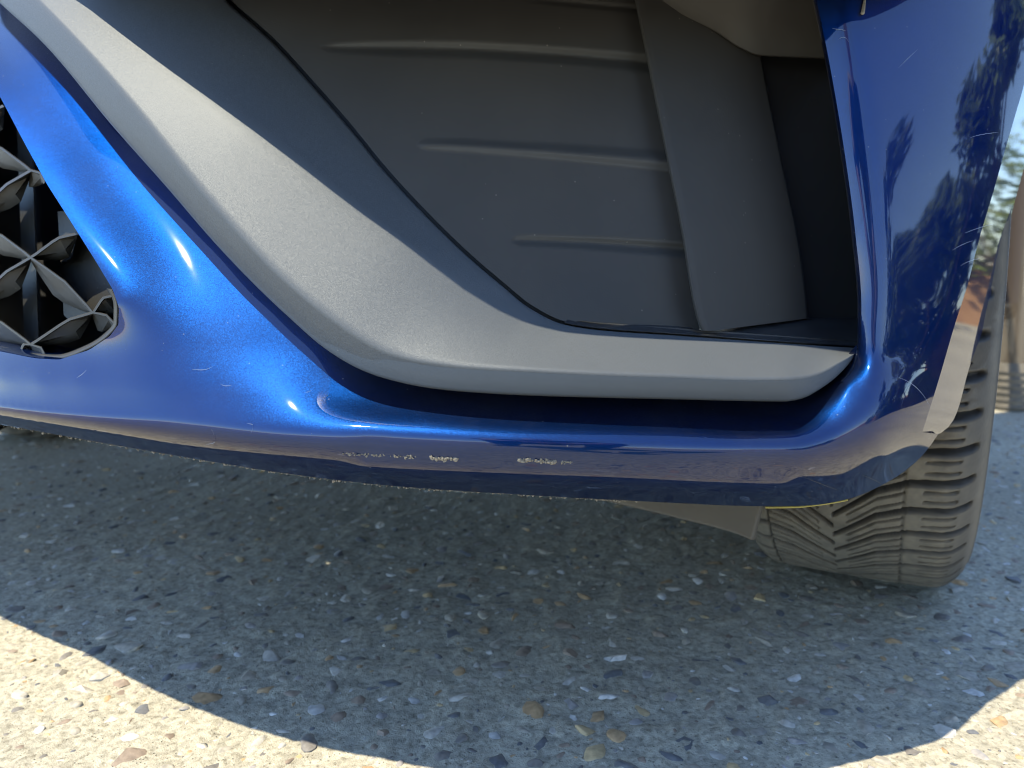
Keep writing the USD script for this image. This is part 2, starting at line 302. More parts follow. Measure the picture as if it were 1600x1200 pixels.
lip, crease, fold = curve(LIP, 90), curve(CREASE, 90), curve(FOLD, 160)
rim = curve(np.c_[RIM, RIM_OFF], 170)
hid = curve(HIDDEN, 120)
edge = curve(PANEL_EDGE, 50)
ctrl = []
def put(pts, off, every=1):
    pts = np.asarray(pts)[::every]; ctrl.extend(np.c_[pts[:, :2], np.broadcast_to(off, len(pts))])
put(lip[:-4], .029, 1); cr_ = crease[:-5]; put(cr_, np.interp(cr_[:, 0], [250, 600], [.0055, .0009]), 1); put(np.array([q for q in crease[:-14] if q[0] > 560]) + [0, 11], .0036, 1); put(fold, 0.0, 1)
ctrl.extend(rim); put(hid[:-3], np.interp(hid[:-3, 0], [-100, 20, 200, 350, 450, 520, 600, 700], [.036, .045, .054, .046, .037, .034, .040, .046]), 1)
gq = curve(GRILLE[1:-1], 70); put(gq, np.interp(gq[:, 1], [470, 549], [.003, .0095]))
put([(-120, 572), (-60, 580), (0, 590), (60, 597), (120, 597), (200, 594), (330, 612)], [.0048, .0048, .0048, .0050, .0052, .0052, .0068])
put(edge, .0, 5); put(np.array([q for q in fold if q[1] < 560]) + [26, 0], -.0006); put([(1470, 50), (1465, 300), (1450, 450)], 0.0)
skin_off = tps(ctrl, 8e-5)
outline = np.vstack([lip, edge, [(1640, -112), (1250, -112)], rim[::-1][:60, :2]])
k = len(rim) - 1
r_right = rim[rim[:, 0] > 1338][::-1, :2]
up_right = rim[(rim[:, 1] <= 545) & (rim[:, 0] > 1200)][::-1, :2]
outline = np.vstack([lip, edge, up_right, hid[::-1], [(-160, -112)]])
bumper = obj('bumper', facing(patch(outline, skin_off, 4.5, lines=[fold, rim[:, :2], crease], hole=GRILLE)), M['paint'], car, smooth=True)
# returns: under the lip, round the grille hole, behind the pocket's outer rim
P_lip = on_front(lip, skin_off(lip))
under = [P_lip, P_lip + [0, .006, -.001], P_lip + [0, .012, .003], P_lip + CAR_A * .10 + [0, 0, .010]]
obj('lip_underside', loft(under), M['black'], bumper, smooth=30)
g = curve(GRILLE[1:-1], 120); P_g = on_front(g, skin_off(g))
c0 = np.array([-.47, 0, .36])
inw = (c0 - P_g) * [1, 0, 1]; inw /= np.linalg.norm(inw, axis=1, keepdims=True)
obj('grille_surround', loft([P_g, P_g + CAR_A * .003 + inw * .002, P_g + CAR_A * .010 + inw * .003, P_g + CAR_A * .04 + inw * .004]), M['paint'], bumper, smooth=True)
u = up_right[::-1]; u = curve(np.vstack([[(1319, 597), (1341, 568)], u]), 60); P_u = on_front(u, skin_off(u))
obj('intake_rim', loft([P_u, P_u + [-.0012, .003, 0], P_u + CAR_A * .012 + [-.001, 0, 0], P_u + CAR_A * .09]), M['paint'], bumper, smooth=True)
# edge turning to the wheel arch
SIDE = [(1458, 684), (1487, 661), (1515, 573), (1539, 503), (1554, 438), (1570, 376), (1588, 306), (1600, 262), (1628, 130), (1660, -30), (1676, -110)]
e2, s2 = curve(np.vstack([[(1436, 690)], PANEL_EDGE[1:]]), 60), curve(SIDE, 60)
Pe = on_front(e2, skin_off(e2))
ds = ray(s2); slope = ds[:, 1] / ds[:, 0]
kx = (Pe[:, 1] - slope * Pe[:, 0]) / (slope - 1.05)
assert (kx > 0).sum() > 50
Ps = CAM + ds * ((Pe[:, 0] + np.clip(kx, .002, .12)) / ds[:, 0])[:, None]
Pe2 = Pe + (Pe - CAM) * .0
back = Ps + np.array([-.006, .016, 0]); back2 = Ps + np.array([-.05, .07, 0])
arch = obj('wheel_arch_edge', facing(loft([Pe2, Pe2 * .67 + Ps * .33, Pe2 * .33 + Ps * .67, Ps])), M['paint'], bumper, smooth=True)
obj('wheel_arch_flange', loft([Ps, back, back2]), M['black'], bumper, smooth=False)

# dried mud along the lip, scuffs, a strip of yellow at the bottom edge
rd = np.random.default_rng(11)
def crumbs(path, n, size, spread, off):
    c = curve(path, n); c = c[rd.random(n) < .8] if n > 20 else c
    P = on_front(c + rd.normal(0, spread, c.shape), off(c) if callable(off) else off)
    ms = []
    for q in P:
        m = trimesh.creation.icosphere(1); m.vertices *= size * rd.uniform(.4, 1.5) * rd.uniform(.5, 1.2, 3); m.vertices *= 1 + rd.normal(0, .16, (len(m.vertices), 1)); m.apply_translation(q); ms.append(m)
    return cat(*ms)
obj('mud_fringe', crumbs([(x, y + .5) for x, y in LIP[1:8]], 330, .0006, .8, lambda c: skin_off(c) + .001), M['mud'], bumper, smooth=True)
for a_, b_, n_ in (((672, 716), (712, 717), 26), ((812, 719), (868, 721), 34), ((878, 722), (892, 722), 9), ((535, 708), (600, 712), 20), ((610, 712), (650, 714), 9)):
    obj('dried_mud', crumbs([a_, ((a_[0] + b_[0]) / 2, (a_[1] + b_[1]) / 2), b_], n_ + 21, .0010 if n_ > 21 else .0006, 1.2, skin_off), M['mud'], bumper, smooth=True)
ys = curve([(1196, 793.5), (1240, 793), (1285, 788.5), (1325, 781.5)], 30); yo = skin_off(ys - [0, 2])
obj('yellow_strip', loft([on_front(ys - [0, 2], yo + .004), on_front(ys - [0, .0], yo + .003), on_front(ys + [0, .9], yo + .004), on_front(ys + [0, .9], yo + .012)]), M['yellow'], bumper, smooth=True)
M['scuff'] = mat('scuff', {'p': ('principled_bsdf', {'base_color': (.22, .26, .36), 'roughness': .6})}, [])
SC = [[(1404, 590), (1425, 600), (1452, 634)], [(1408, 640), (1416, 612), (1424, 600)], [(1508, 364), (1530, 356), (1552, 350)], [(1488, 391), (1500, 384), (1520, 376)], [(1516, 215), (1535, 210), (1560, 207)], [(1404, 106), (1418, 92), (1434, 77)], [(1300, 45), (1312, 46), (1322, 48)], [(300, 577), (316, 578), (332, 573)], [(345, 600), (352, 603), (362, 602)], [(476, 614), (482, 612), (487, 610)], [(330, 670), (336, 690), (322, 694)], [(386, 662), (395, 664), (392, 678)], [(120, 590), (128, 585), (135, 578)], [(1346, 742), (1370, 752), (1384, 760)], [(1255, 745), (1280, 755), (1310, 766)], [(1310, 62), (1318, 58), (1326, 66)], [(1500, 416), (1515, 408), (1530, 404)]]
for q in SC:
    c = curve(q, 14); P_ = on_front(c, skin_off(c) - .00025); wd_ = np.sin(np.linspace(0, np.pi, 14))[:, None] * .00009 + .00004
    obj('scratch', loft([P_ - [0, 0, 1] * wd_, P_ + [0, 0, 1] * wd_]), M['scuff'] if q[0] not in ((1346, 742), (1255, 745)) else M['black'], bumper)
c = curve([(1352, -8), (1350, 8), (1348, 20)], 12); P_ = on_front(c, skin_off(c) - .0012)
sd = [trimesh.creation.icosphere(1, .0006 + .0007 * i / 11).apply_translation(q) for i, q in enumerate(P_)]
obj('stuck_seed', cat(*sd), M['mud'], bumper, smooth=True)

# ------------------------------------------------------------------ silver trim blade
T0 = [(-80, -70), (0, 5), (70, 70), (175, 196), (260, 292), (336, 380), (399, 446), (455, 499), (507, 544), (560, 576), (600, 591), (675, 607), (750, 614), (825, 618), (960, 622), (1050, 624), (1180, 627), (1226, 627.5), (1253, 623), (1275, 612), (1308, 588), (1333, 560)]
T1 = [(-30, -85), (60, 0), (140, 84), (210, 165), (298, 276), (350, 336), (420, 412), (470, 458), (525, 501), (565, 528), (600, 547), (640, 559), (675, 565), (724, 571), (825, 577), (960, 584), (1050, 587), (1180, 592), (1226, 592), (1253, 590), (1283, 582), (1308, 568), (1334, 553)]
T2 = [(30, -72), (121, 0), (245, 95), (350, 171), (455, 249), (560, 330), (620, 373), (684, 422), (720, 449), (769, 480), (825, 505), (881, 519), (975, 527), (1050, 531), (1147, 535), (1240, 540), (1290, 546), (1335, 552)]
GR = [(290, -85), (353, 0), (420, 60), (490, 136), (560, 217), (590, 255), (660, 332), (735, 405), (787, 449), (825, 480), (881, 507), (937, 516), (1050, 524), (1147, 531), (1260, 539), (1346, 544)]
n = 150
def even(c, w):   # resample with the same lengthwise rhythm on every row
    return curve(c, t=w)
w = np.linspace(0, 1, n)
t0, t1, t2, gr = (even(c, w) for c in (T0, T1, T2, GR))
u = np.linspace(0, 1, n)
tip = np.clip((u - .93) / .07, 0, 1)
o0 = np.interp(u, [0, .1, .25, .4, .6, 1], [.004, .007, .012, .013, .0095, .009]) + .009 * tip; o1 = .0 + .016 * tip
o2 = np.interp(u, [0, .3, .5, .65, .9, 1], [.012, .015, .024, .033, .033, .028]); o3 = np.interp(u, [0, .3, .5, .65, .9, 1], [.052, .048, .043, .040, .038, .032])
def F3(px, off): return on_front(px, off)
rows = [F3(t0 + (t1 - t0) * .10 + [0, 0], o0 + .03), F3(t0, o0 + .004), F3(t0 + (t1 - t0) * .04, o0 + .0006), F3(t0 + (t1 - t0) * .12, o0 - .0006)]
for a in (.3, .5, .7, .86): rows.append(F3(t0 + (t1 - t0) * a, o0 + (o1 - o0) * a - .0006 * math.sin(math.pi * a)))
rows.append(F3(t1, o1 + .0002))
for a in (.08, .2, .4, .6, .8, 1.0): rows.append(F3(t1 + (t2 - t1) * a, o1 + (o2 - o1) * a))
for a in (.2, .4, .6, .8, .97): rows.append(F3(t2 + (gr - t2) * a, o2 + (o3 - o2) * a))
rows.append(F3(gr, o3 + .002)); rows.append(F3(gr, o3 + .03))
obj('trim_blade', facing(loft(rows)), M['silver'], car, smooth=True)

# ------------------------------------------------------------------ black air intake
VL = [(972, -110), (992, 0), (1012, 100), (1040, 240), (1064, 360), (1084, 480), (1090, 503), (1096, 517)]
V2 = [(1155, -110), (1170, 0), (1186, 88), (1216, 240), (1248, 400), (1259, 498)]
FLB = [(890, 497), (930, 502), (960, 504), (1000, 507), (1072, 510), (1095, 517), (1147, 512), (1200, 506), (1259, 499), (1350, 497)]
gp = gr[gr[:, 0] > 295] + np.array([4.6, -4.0])
gp = gp[gp[:, 0] < 900]
v = curve(VL, 60)
pan_ctrl = [(*q, np.interp(q[0], [300, 500, 700, 850, 900], [.056, .050, .045, .043, .042])) for q in gp[::4]]
pan_ctrl += [(*q, .058) for q in v[::5]] + [(700, -50, .058), (800, 100, .052), (850, 300, .053), (900, 440, .050), (600, 60, .056), (1000, 507, .051), (940, 503, .044), (1072, 510, .055)]
pan0 = tps(pan_ctrl, 1e-6)
RIDGES = [([(498, 75), (530, 75), (700, 77), (870, 86), (1030, 101)], [0, 8, 13.5, 14, 15], +1, .0048),
          ([(648, 226), (670, 226), (805, 233), (1010, 249), (1060, 254)], [0, 9, 12, 16, 17], -1, .0048),
          ([(796, 376), (815, 376), (900, 379), (1010, 386), (1080, 392)], [0, 8, 10, 12, 13], +1, .0050),
          ([(800, -2), (860, 2), (990, 14), (1010, 16)], [0, 5, 7, 8], +1, .0025)]
def panel_off(p):
    o = pan0(p)
    for pts, half, sign, depth in RIDGES:
        pts = np.array(pts, float); half = np.array(half, float)
        cy = PchipInterpolator(pts[:, 0], pts[:, 1])(np.clip(p[:, 0], pts[0, 0], pts[-1, 0]))
        h = PchipInterpolator(pts[:, 0], half)(np.clip(p[:, 0], pts[0, 0], pts[-1, 0]))
        t = np.clip(1 - np.abs(p[:, 1] - cy) / np.maximum(h, .5), 0, 1) * (p[:, 0] > pts[0, 0])
        s = t * t * (3 - 2 * t) * .6 + t * .4
        o = o + sign * depth * s * np.clip(h / half.max(), 0, 1)
    return o
flb = curve(FLB, 60)
pan_poly = np.vstack([gp, flb[(flb[:, 0] > 905) & (flb[:, 0] < 1094)] + [0, 1.5], (v + [9, 0])[::-1][4:]])
gline = np.vstack([curve(np.array(r[0]), 120) + [0, dy] for r in RIDGES for dy in (-13, -8, -4, 0, 4, 8, 13)])
gline = gline[(gline[:, 0] < 985)]
intake = obj('air_intake', facing(patch(pan_poly, panel_off, 4.0)), M['intake'], car, smooth=True)
pg = on_front(gp, panel_off(gp)); pg2 = on_front(gp - [1.6, -1.4], panel_off(gp) + .0035)
obj('panel_edge', loft([pg, pg + [0, .002, 0], pg2 + [0, .03, 0]]), M['black'], intake, smooth=True)
obj('groove_seal', facing(loft([on_front(gr[(gr[:, 0] > 290)] + [dx, dy], np.interp(gr[gr[:, 0] > 290][:, 0], [300, 500, 700, 850, 1346], [.063, .059, .054, .051, .045])) for dx, dy in ((-9, 9), (0, 0), (12, -11))])), M['black'], intake)
# upright pillar face right of the ribbed panel
vv, v2 = curve(VL, 60), curve(V2, 60)
b0 = np.linspace(.047, .040, 60)
rows = [on_front(vv + [5, 0], b0 + .03), on_front(vv, b0 + .006), on_front(vv + [1.0, 0], b0 + .0015), on_front(vv + [6, 0], b0 - .0003), on_front(vv + [16, 0], b0 + .001)]
for a in (.2, .4, .6, .8, 1.0): rows.append(on_front(vv + [16, 0] + (v2 - vv - [16, 0]) * a, b0 + .001 + .030 * a))
rows.append(on_front(v2 + [2, 0], b0 + .033)); rows.append(on_front(v2 + [6, 0], b0 + .075))
obj('intake_pillar', facing(loft(rows)), M['intake'], intake, smooth=True)
# floor of the intake, its ceiling and the dark duct
gf = gr[(gr[:, 0] > 880)] + [0, -3.0]; gf = curve(gf, 80); fb = curve(FLB, 80)
fo = np.interp(fb[:, 0], [890, 1072, 1095, 1259, 1350], [.044, .056, .052, .074, .086])
rows = [on_front(gf + [0, 1.2], .05), on_front(gf + [0, .6], .0415)]
for a in (0, .06, .3, .6, 1.0): rows.append(on_front(gf + (fb - gf) * a, .040 + (fo - .040) * a))
rows.append(on_front(fb + [0, -2], fo + .03))
obj('intake_floor', facing(loft(rows)), M['floor'], intake, smooth=True)
CE = [(940, -110), (985, -30), (1020, 0), (1065, 25), (1117, 50), (1157, 76), (1186, 87), (1240, 90), (1293, 92), (1330, 94)]
ce = curve(CE, 60); co = np.interp(ce[:, 0], [940, 1020, 1186, 1330], [.050, .054, .070, .070])
top = np.stack([np.interp(ce[:, 0], [940, 1330], [960, 1330]), np.full(60, -140)], 1)
rows = [on_front(ce + [0, -1], co + .05), on_front(ce, co + .002), on_front(ce + [0, -3], co - .002)]
for a in (.15, .35, .6, 1.0): rows.append(on_front(ce + (top - ce) * a, co * (1 - a) + .012 * a - .004 * math.sin(math.pi * a)))
obj('intake_ceiling', facing(loft(rows)), M['ceiling'], intake, smooth=True)
dk = np.array([[1150, -140], [1420, -140], [1420, 620], [1150, 620]], float)
obj('intake_duct', facing(patch(dk, lambda p: np.full(len(p), .092), 40)), M['black'], intake)

# ------------------------------------------------------------------ grille
grille = thing('lower_grille', parent=str(car.GetPath()))
gr_off = .022
rimg = curve(GRILLE[1:11], 90); inn = np.array([40, 430.0])
def toward(c, d):
    q = inn - c; q = q / np.linalg.norm(q, axis=1, keepdims=True); return c + q * d
so = skin_off(rimg)
obj('grille_frame', loft([on_front(toward(rimg, -2), so + .012), on_front(toward(rimg, 1), so + .007), on_front(toward(rimg, 4), so + .006), on_front(toward(rimg, 8), so + .009), on_front(toward(rimg, 10), so + .035)]), M['grille'], grille, smooth=True)
nodes = {}
for i in range(-3, 3):
    for j in range(-5, 3):
        nodes[i, j] = np.array([48 + 97 * i, 402 + 136 * j + (83 if i % 2 else 0) + 3 * i])
def blade(a, b, up):
    """Leaf-shaped blade between two nodes, widest in the middle, with a thin front edge and deep sides."""
    d = b - a; L = np.linalg.norm(d); d = d / L; nrm = np.array([d[1], -d[0]])
    if nrm[1] > 0: nrm = -nrm                                       # upwards in the picture
    st = [0, .12, .5, .66, .9, 1]; wu = [2, 3, 8, 9, 4, 2] if up else [2, 4, 9, 7, 4, 2]; wd = [3, 10, 26, 28, 11, 3] if up else [3, 8, 21, 19, 9, 3]
    A, B, C = [], [], []
    P = np.array([a + d * L * s for s in st])
    up_e, lo_e = P + nrm * np.array(wu)[:, None], P - nrm * np.array(wd)[:, None]
    rd1, rd2 = up_e - nrm * 4.0, up_e - nrm * 7.5
    f = gr_off
    rows = [on_front(up_e, f + .022), on_front(up_e, f + .002), on_front(up_e - nrm * 1.2, f), on_front(rd1, f), on_front(rd1 - nrm * 1.5, f + .002), on_front(P * .5 + lo_e * .5, f + .009), on_front(lo_e, f + .016), on_front(lo_e + nrm * 2, f + .03)]
    return loft(rows)
HO = Polygon(GRILLE).buffer(-2)
for (i, j), a in nodes.items():
    for b, up in ((nodes.get((i + 1, j - (0 if i % 2 == 0 else -1))), False), (nodes.get((i + 1, j - (1 if i % 2 == 0 else 0))), True)):
        if b is None: continue
        seg = shapely.geometry.LineString([a, b]).intersection(HO)
        if seg.is_empty or seg.length < 14 or max(a[0], b[0]) < -60: continue
        q = np.array(seg.coords); obj('blade', facing(blade(q[0], q[-1], up)), M['grille'], grille, smooth=25)
for x, w_, yt in ((22, 22, 60), (-85, 22, -60)):
    a, b = np.array([x, yt]), np.array([x + 17, 560])
    rows = [on_front(np.array([a, b]) + [dx, 0], o) for dx, o in ((0, .12), (0, .058), (w_, .052), (w_ + 3, .12))]
    obj('upright_bar', facing(loft(rows)), M['grille'], grille)
obj('side_plate', facing(patch(np.array([[90, 330], [122, 330], [176, 440], [180, 520], [100, 500]], float), lambda p: .055 + (p[:, 0] - 90) * -.0001, 30)), M['grille'], grille)
obj('backing', facing(patch(np.array([[-130, 0], [60, 0], [200, 300], [220, 590], [-130, 590]], float), lambda p: np.full(len(p), .16), 40)), M['black'], grille)

# ------------------------------------------------------------------ front wheel
WC, WR, WW = np.array([.431, .884, .323]), .323, .207
wheel = thing('front_wheel', parent=str(car.GetPath()))
WORN = []
def tyre_mesh(nt=1400):
    uu = np.r_[np.linspace(-.098, .098, 150)]
    th = np.linspace(0, 2 * np.pi, nt, endpoint=False)
    U, T = np.meshgrid(uu, th)
    pitch = 2 * np.pi * WR / 62
    vv = T * WR
    def groove(x, wd): return np.clip(1.25 - np.abs(x) / (wd / 2), 0, 1)
    u0 = -.012
    right = U > u0
    du = np.abs(U - u0)
    rise = np.interp(du, [0, .036, .062, .12], [0, .040, .053, .057])
    ph = np.where(right, 0, pitch * .5)
    x = (vv - rise + ph) / pitch
    m = (x - np.round(x)) * pitch
    wd = np.interp(du, [0, .03, .07, .12], [.0066, .0066, .0070, .0078])
    g_ = groove(m, wd)
    sip = np.maximum(groove((x + .31 - np.round(x + .31)) * pitch, .0022), groove((x + .66 - np.round(x + .66)) * pitch, .0022)) * ((du > .012) & (du < .058) | (du > .072) & (du < .098)) * .45
    lng = np.maximum(groove(U - .046, .0013), groove(U + .070, .0013)) * .45
    dep = np.maximum(np.maximum(g_, sip), lng) * .0105
    sh = np.clip((np.abs(U) - .074) / .024, 0, 1)
    dep = dep * (1 - np.clip((np.abs(U) - .092) / .006, 0, 1))
    r = WR - .0015 * (U / .08) ** 2 - .0135 * sh ** 2.2 - dep + (meshkit.noise(np.stack([U * 300, vv * 300, U * 0], -1)) - .5) * .0004
    def ring(u, rr): return np.stack([np.full(nt, u), np.full(nt, rr), th], -1)
    main = np.stack([U, r, T], -1); WORN.clear(); edge_w = np.interp(U, [-.1, -.09, .078, .094], [.5, 1, 1, .3])
    WORN.append(np.concatenate([np.full((nt, 6), .3), np.clip(1 - dep / .003, 0, 1) * edge_w, np.full((nt, 2), .75), np.full((nt, 6), .12)], 1))
    ii = [ring(s * a, b) for s, prof in ((-1, ((.102, WR - .022), (.106, WR - .04), (.109, WR - .065), (.107, WR - .09), (.098, WR - .112), (.088, WR - .118)),), (1, ((.102, WR - .022), (.1045, WR - .030), (.106, WR - .031), (.1065, WR - .040), (.109, WR - .065), (.107, WR - .09), (.098, WR - .112), (.088, WR - .118)))) for a, b in prof]
    L, Rr = ii[:6][::-1], ii[6:]
    G = np.concatenate([np.stack(L, 1), main, np.stack(Rr, 1)], 1)
    G = np.concatenate([G, G[:1]], 0)
    u, r, t = G[..., 0], G[..., 1], G[..., 2]
    F = -CAR_A
    P = WC + CAR_B * u[..., None] + r[..., None] * (np.sin(t)[..., None] * F - np.cos(t)[..., None] * np.array([0, 0, 1.0]))
    return loft(P)
ty = obj('tyre', tyre_mesh(), M['tread'], wheel, smooth=True)
wn = np.vstack([WORN[0], WORN[0][:1]]).ravel().astype(np.float32)
UsdGeom.PrimvarsAPI(ty).CreatePrimvar('worn', Sdf.ValueTypeNames.FloatArray, 'vertex').Set(Vt.FloatArray.FromNumpy(wn))
obj('tyre', (lambda m: (m[0] - CAR_B * 1.75, m[1]))(tyre_mesh(160)), M['rubber'], thing('far_wheel', parent=str(car.GetPath())), smooth=35)
def rim_mesh():
    prof = np.array([[.02, .001], [.06, .02], [.07, .08], [.06, .17], [.082, .185], [.094, .205], [.098, .212], [.090, .214], [-.09, .205]])
    m = trimesh.creation.revolve(prof[:, ::-1], sections=48)
    spokes = []
    for k in range(5):
        a = 2 * math.pi * k / 5
        s = box((.02, -.022, .070), (.195, .022, .088)); s.apply_transform(trimesh.transformations.rotation_matrix(a, [0, 0, 1])); spokes.append(s)
    m = cat(m, *spokes)
    v = m.vertices
    P = WC + CAR_B * v[:, 2:3] + CAR_A * v[:, 0:1] + np.array([0, 0, 1.0]) * v[:, 1:2]
    return P, m.faces
obj('rim', rim_mesh(), M['alloy'], wheel, smooth=40)

# underside: deflector in front of the tyre and floor panels
DF = [(860, 762), (960, 786), (1060, 810), (1150, 834), (1172, 843)]
d_lo = curve(DF, 30); d_hi = np.stack([np.linspace(860, 1196, 30), np.full(30, 740.0)], 1)
yl = np.linspace(.66, .575, 30)
rows = [at_y(d_lo + [0, -2], yl + .05), at_y(d_lo, yl + .003), at_y(d_lo + [0, -4], yl), at_y(d_lo * .5 + d_hi * .5, yl - .004), at_y(d_hi, yl)]
obj('wheel_deflector', facing(loft(rows)), M['liner'], car, smooth=True)
E_ = rows[1][-1], rows[2][-1], rows[3][-1], rows[4][-1]
obj('deflector_edge', loft([np.array(E_), np.array(E_) + [.004, -.001, 0], np.array(E_) + [.02, .06, 0]]), M['liner'], car, smooth=True)
q = P_lip[5:70] + CAR_A * .095 + [0, 0, .012]
und = np.vstack([q, [q[-1] + CAR_A * .10], [q[0] + CAR_A * 3.5 + CAR_B * .3], ])
far1 = q + CAR_A * np.linspace(3.6, .12, len(q))[:, None] * 0 + CAR_A * .16
obj('underbody', loft([q, far1 + [0, 0, .02], far1 + CAR_A * .1 - CAR_B * .25 + [0, 0, .03], far1 + CAR_A * 3.6 - CAR_B * .35 + [0, 0, .03]]), M['black'], car)

# upper bodywork above the picture: brow over the intake, bonnet, cabin
b = curve(T2, 60)[4:]
P = on_front(b, np.interp(np.linspace(0, 1, 60), [0, .3, .5, .65, .9, 1], [.012, .015, .024, .033, .033, .028])[4:])
E = []
for q in P:
    z = q[2] + .004
    while True:                                   # the brow's edge lies up the sun's ray, above what the lens takes in
        e = q + SUN * (z - q[2]) / SUN[2]
        if z >= HEIGHT + .02 + e[1] * math.tan(math.radians(20.9)) + .006: break
        z += .004
    E.append(e)
E = np.array(E)
left = np.array([E[0] + CAR_A * .10 - CAR_B * .01 + [0, 0, .01], E[0] + CAR_A * .2 - CAR_B * .10 + [0, 0, .03], E[0] + CAR_A * .2 - CAR_B * .5 + [0, 0, .03], E[0] + CAR_A * .30 - CAR_B * 1.15 + [0, 0, .03]])[::-1]
right = np.array([E[-1] + CAR_B * .05 + CAR_A * .05, E[-1] + CAR_B * .12 + CAR_A * .14 + [0, 0, .03], [.40, .62, .66], [.47, .74, .70]])
E = curve(np.vstack([left, E, right]), 130)
TOP = [E + [0, 0, .012] - CAR_A * .002, E + CAR_A * .02 + [0, 0, .07], E + CAR_A * .07 + [0, 0, .15], E + CAR_A * .18 + [0, 0, .24], E + CAR_A * .6 + [0, 0, .34], E + CAR_A * 1.5 + [0, 0, .42]]
obj('upper_bumper', loft([E + CAR_A * .18 + [0, 0, .10], E] + TOP), M['paint'], car, smooth=30)
def section(l, w0, w1, z0, z1, n_=14, crown=.06):
    a = np.linspace(0, 1, n_); ww = w0 + (w1 - w0) * a
    z = z0 + (z1 - z0) * np.clip(np.minimum(a, 1 - a) * 9, 0, 1) ** .5 + crown * np.sin(np.pi * a)
    return CAR_A * l + CAR_B * ww[:, None] + np.array([0, 0, 1.0]) * z[:, None]
side = .055
prof = [(.72, -1.55, -.05, .74, .78), (.80, -1.70, .03, .72, .86), (1.0, -1.76, side, .70, .93), (1.35, -1.76, side, .72, 1.0), (1.7, -1.76, side, .72, 1.03)]
obj('bonnet', loft([section(*a) for a in prof]), M['paint'], car, smooth=40)
prof = [(1.68, -1.74, side - .01, .30, 1.02), (2.0, -1.68, side - .07, .30, 1.25), (2.4, -1.6, side - .15, .30, 1.5), (3.2, -1.58, side - .18, .3, 1.56), (4.0, -1.6, side - .15, .3, 1.48), (4.45, -1.7, side - .05, .3, 1.1), (4.5, -1.7, side - .05, .3, .6)]
obj('cabin', loft([section(*a, crown=.03) for a in prof]), M['paint'], car, smooth=40)
mrr = trimesh.creation.icosphere(2); mrr.apply_scale([.11, .05, .07]); v = mrr.vertices
obj('door_mirror', (CAR_A * 2.05 + CAR_B * (side + .12) + [0, 0, 1.06] + CAR_B * v[:, 0:1] + CAR_A * v[:, 1:2] + np.array([0, 0, 1.0]) * v[:, 2:3], mrr.faces), M['paint'], car, smooth=True)
# the rest of the front, left of the picture
w_ = np.linspace(-1.76, -.82, 40); ll = np.interp(w_, [-1.76, -1.72, -1.6, -1.2, -.85, -.62], [.78, .53, .39, .28, .265, .275])
fr = CAR_A * ll[:, None] + CAR_B * w_[:, None]
lo_ = fr + CAR_B * np.interp(w_, [-1.2, -.82], [0, .13])[:, None]
obj('far_bumper', loft([lo_ + CAR_A * .12 + [0, 0, .23], lo_ + CAR_A * .03 + [0, 0, .2], lo_ + CAR_A * .02 + [0, 0, .25], fr + CAR_A * .05 + [0, 0, .30], fr + CAR_A * .07 + [0, 0, .42], fr + CAR_A * .16 + [0, 0, .58], fr + CAR_A * .32 + [0, 0, .74]]), M['paint'], car, smooth=40)

# ------------------------------------------------------------------ surroundings seen past the car and mirrored in its paint
def post():
    z = np.array([0, .004, .012, .02, .03, .04, .05, .06, .07, .08, .09, .10, .11, .12, .135])
    r = np.array([.050, .058, .060, .056, .060, .056, .060, .056, .060, .056, .060, .056, .060, .056, .050])
    foot = trimesh.creation.revolve(np.c_[np.r_[0, r, 0], np.r_[0, z, .135]], sections=48)
    tube = trimesh.creation.revolve(np.array([[0, .13], [.046, .13], [.046, .80], [.043, .825], [.030, .842], [0, .848]]), sections=48)
    return foot, tube
pp = thing('street_post', 'brown metal post with a dark ribbed foot beyond the car tyre at the right edge', 'post', (1.432, 2.10, 0))
foot, tube = post()
obj('foot', foot, M['rubber'], pp, smooth=25); obj('shaft', tube, M['brown_paint'], pp, smooth=35)

def leaf_mat(name, c, c2):
    return mat(name, {'o': ('geometry', {}), 'r': ('rgb_ramp', {'ramp': [(0, c), (.6, tuple((a + b) / 2 for a, b in zip(c, c2))), (1, c2)]}), 'd': ('principled_bsdf', {'roughness': .45}), 't': ('translucent_bsdf', {}), 'm': ('mix_closure', {'fac': .35})},
               [('o.random_per_island', 'r.fac'), ('r.color', 'd.base_color'), ('r.color', 't.color'), ('d.BSDF', 'm.closure1'), ('t.BSDF', 'm.closure2')], 'm.closure')
M['leaf'] = leaf_mat('shrub_leaf', (.16, .20, .03), (.52, .52, .10)); M['leaf2'] = leaf_mat('tree_leaf', (.14, .20, .05), (.48, .54, .18))
M['bark'] = plastic('bark', (.12, .085, .055), .9, (.2, .16, .11), .3)
def foliage(r, n, size, centres, radii):
    k = r.integers(len(centres), size=n); d = r.normal(size=(n, 3)); d /= np.linalg.norm(d, axis=1, keepdims=True)
    c = np.array(centres)[k] + d * np.array(radii)[k][:, None] * r.uniform(.45, 1.05, (n, 1))
    a = r.normal(size=(n, 3)); a /= np.linalg.norm(a, axis=1, keepdims=True)
    nn = SUN + r.normal(0, .45, (n, 3)); a -= nn * ((a * nn).sum(1) / (nn * nn).sum(1))[:, None]; a /= np.linalg.norm(a, axis=1, keepdims=True)   # leaves turn to the light
    b_ = np.cross(a, nn); b_ /= np.linalg.norm(b_, axis=1, keepdims=True)
    s_ = size * r.uniform(.6, 1.4, (n, 1))
    v = np.stack([c - a * s_, c + b_ * s_ * .42, c + a * s_, c - b_ * s_ * .42], 1).reshape(-1, 3)
    i = np.arange(n)[:, None] * 4
    return v, np.vstack([i + [0, 1, 2], i + [0, 2, 3]])
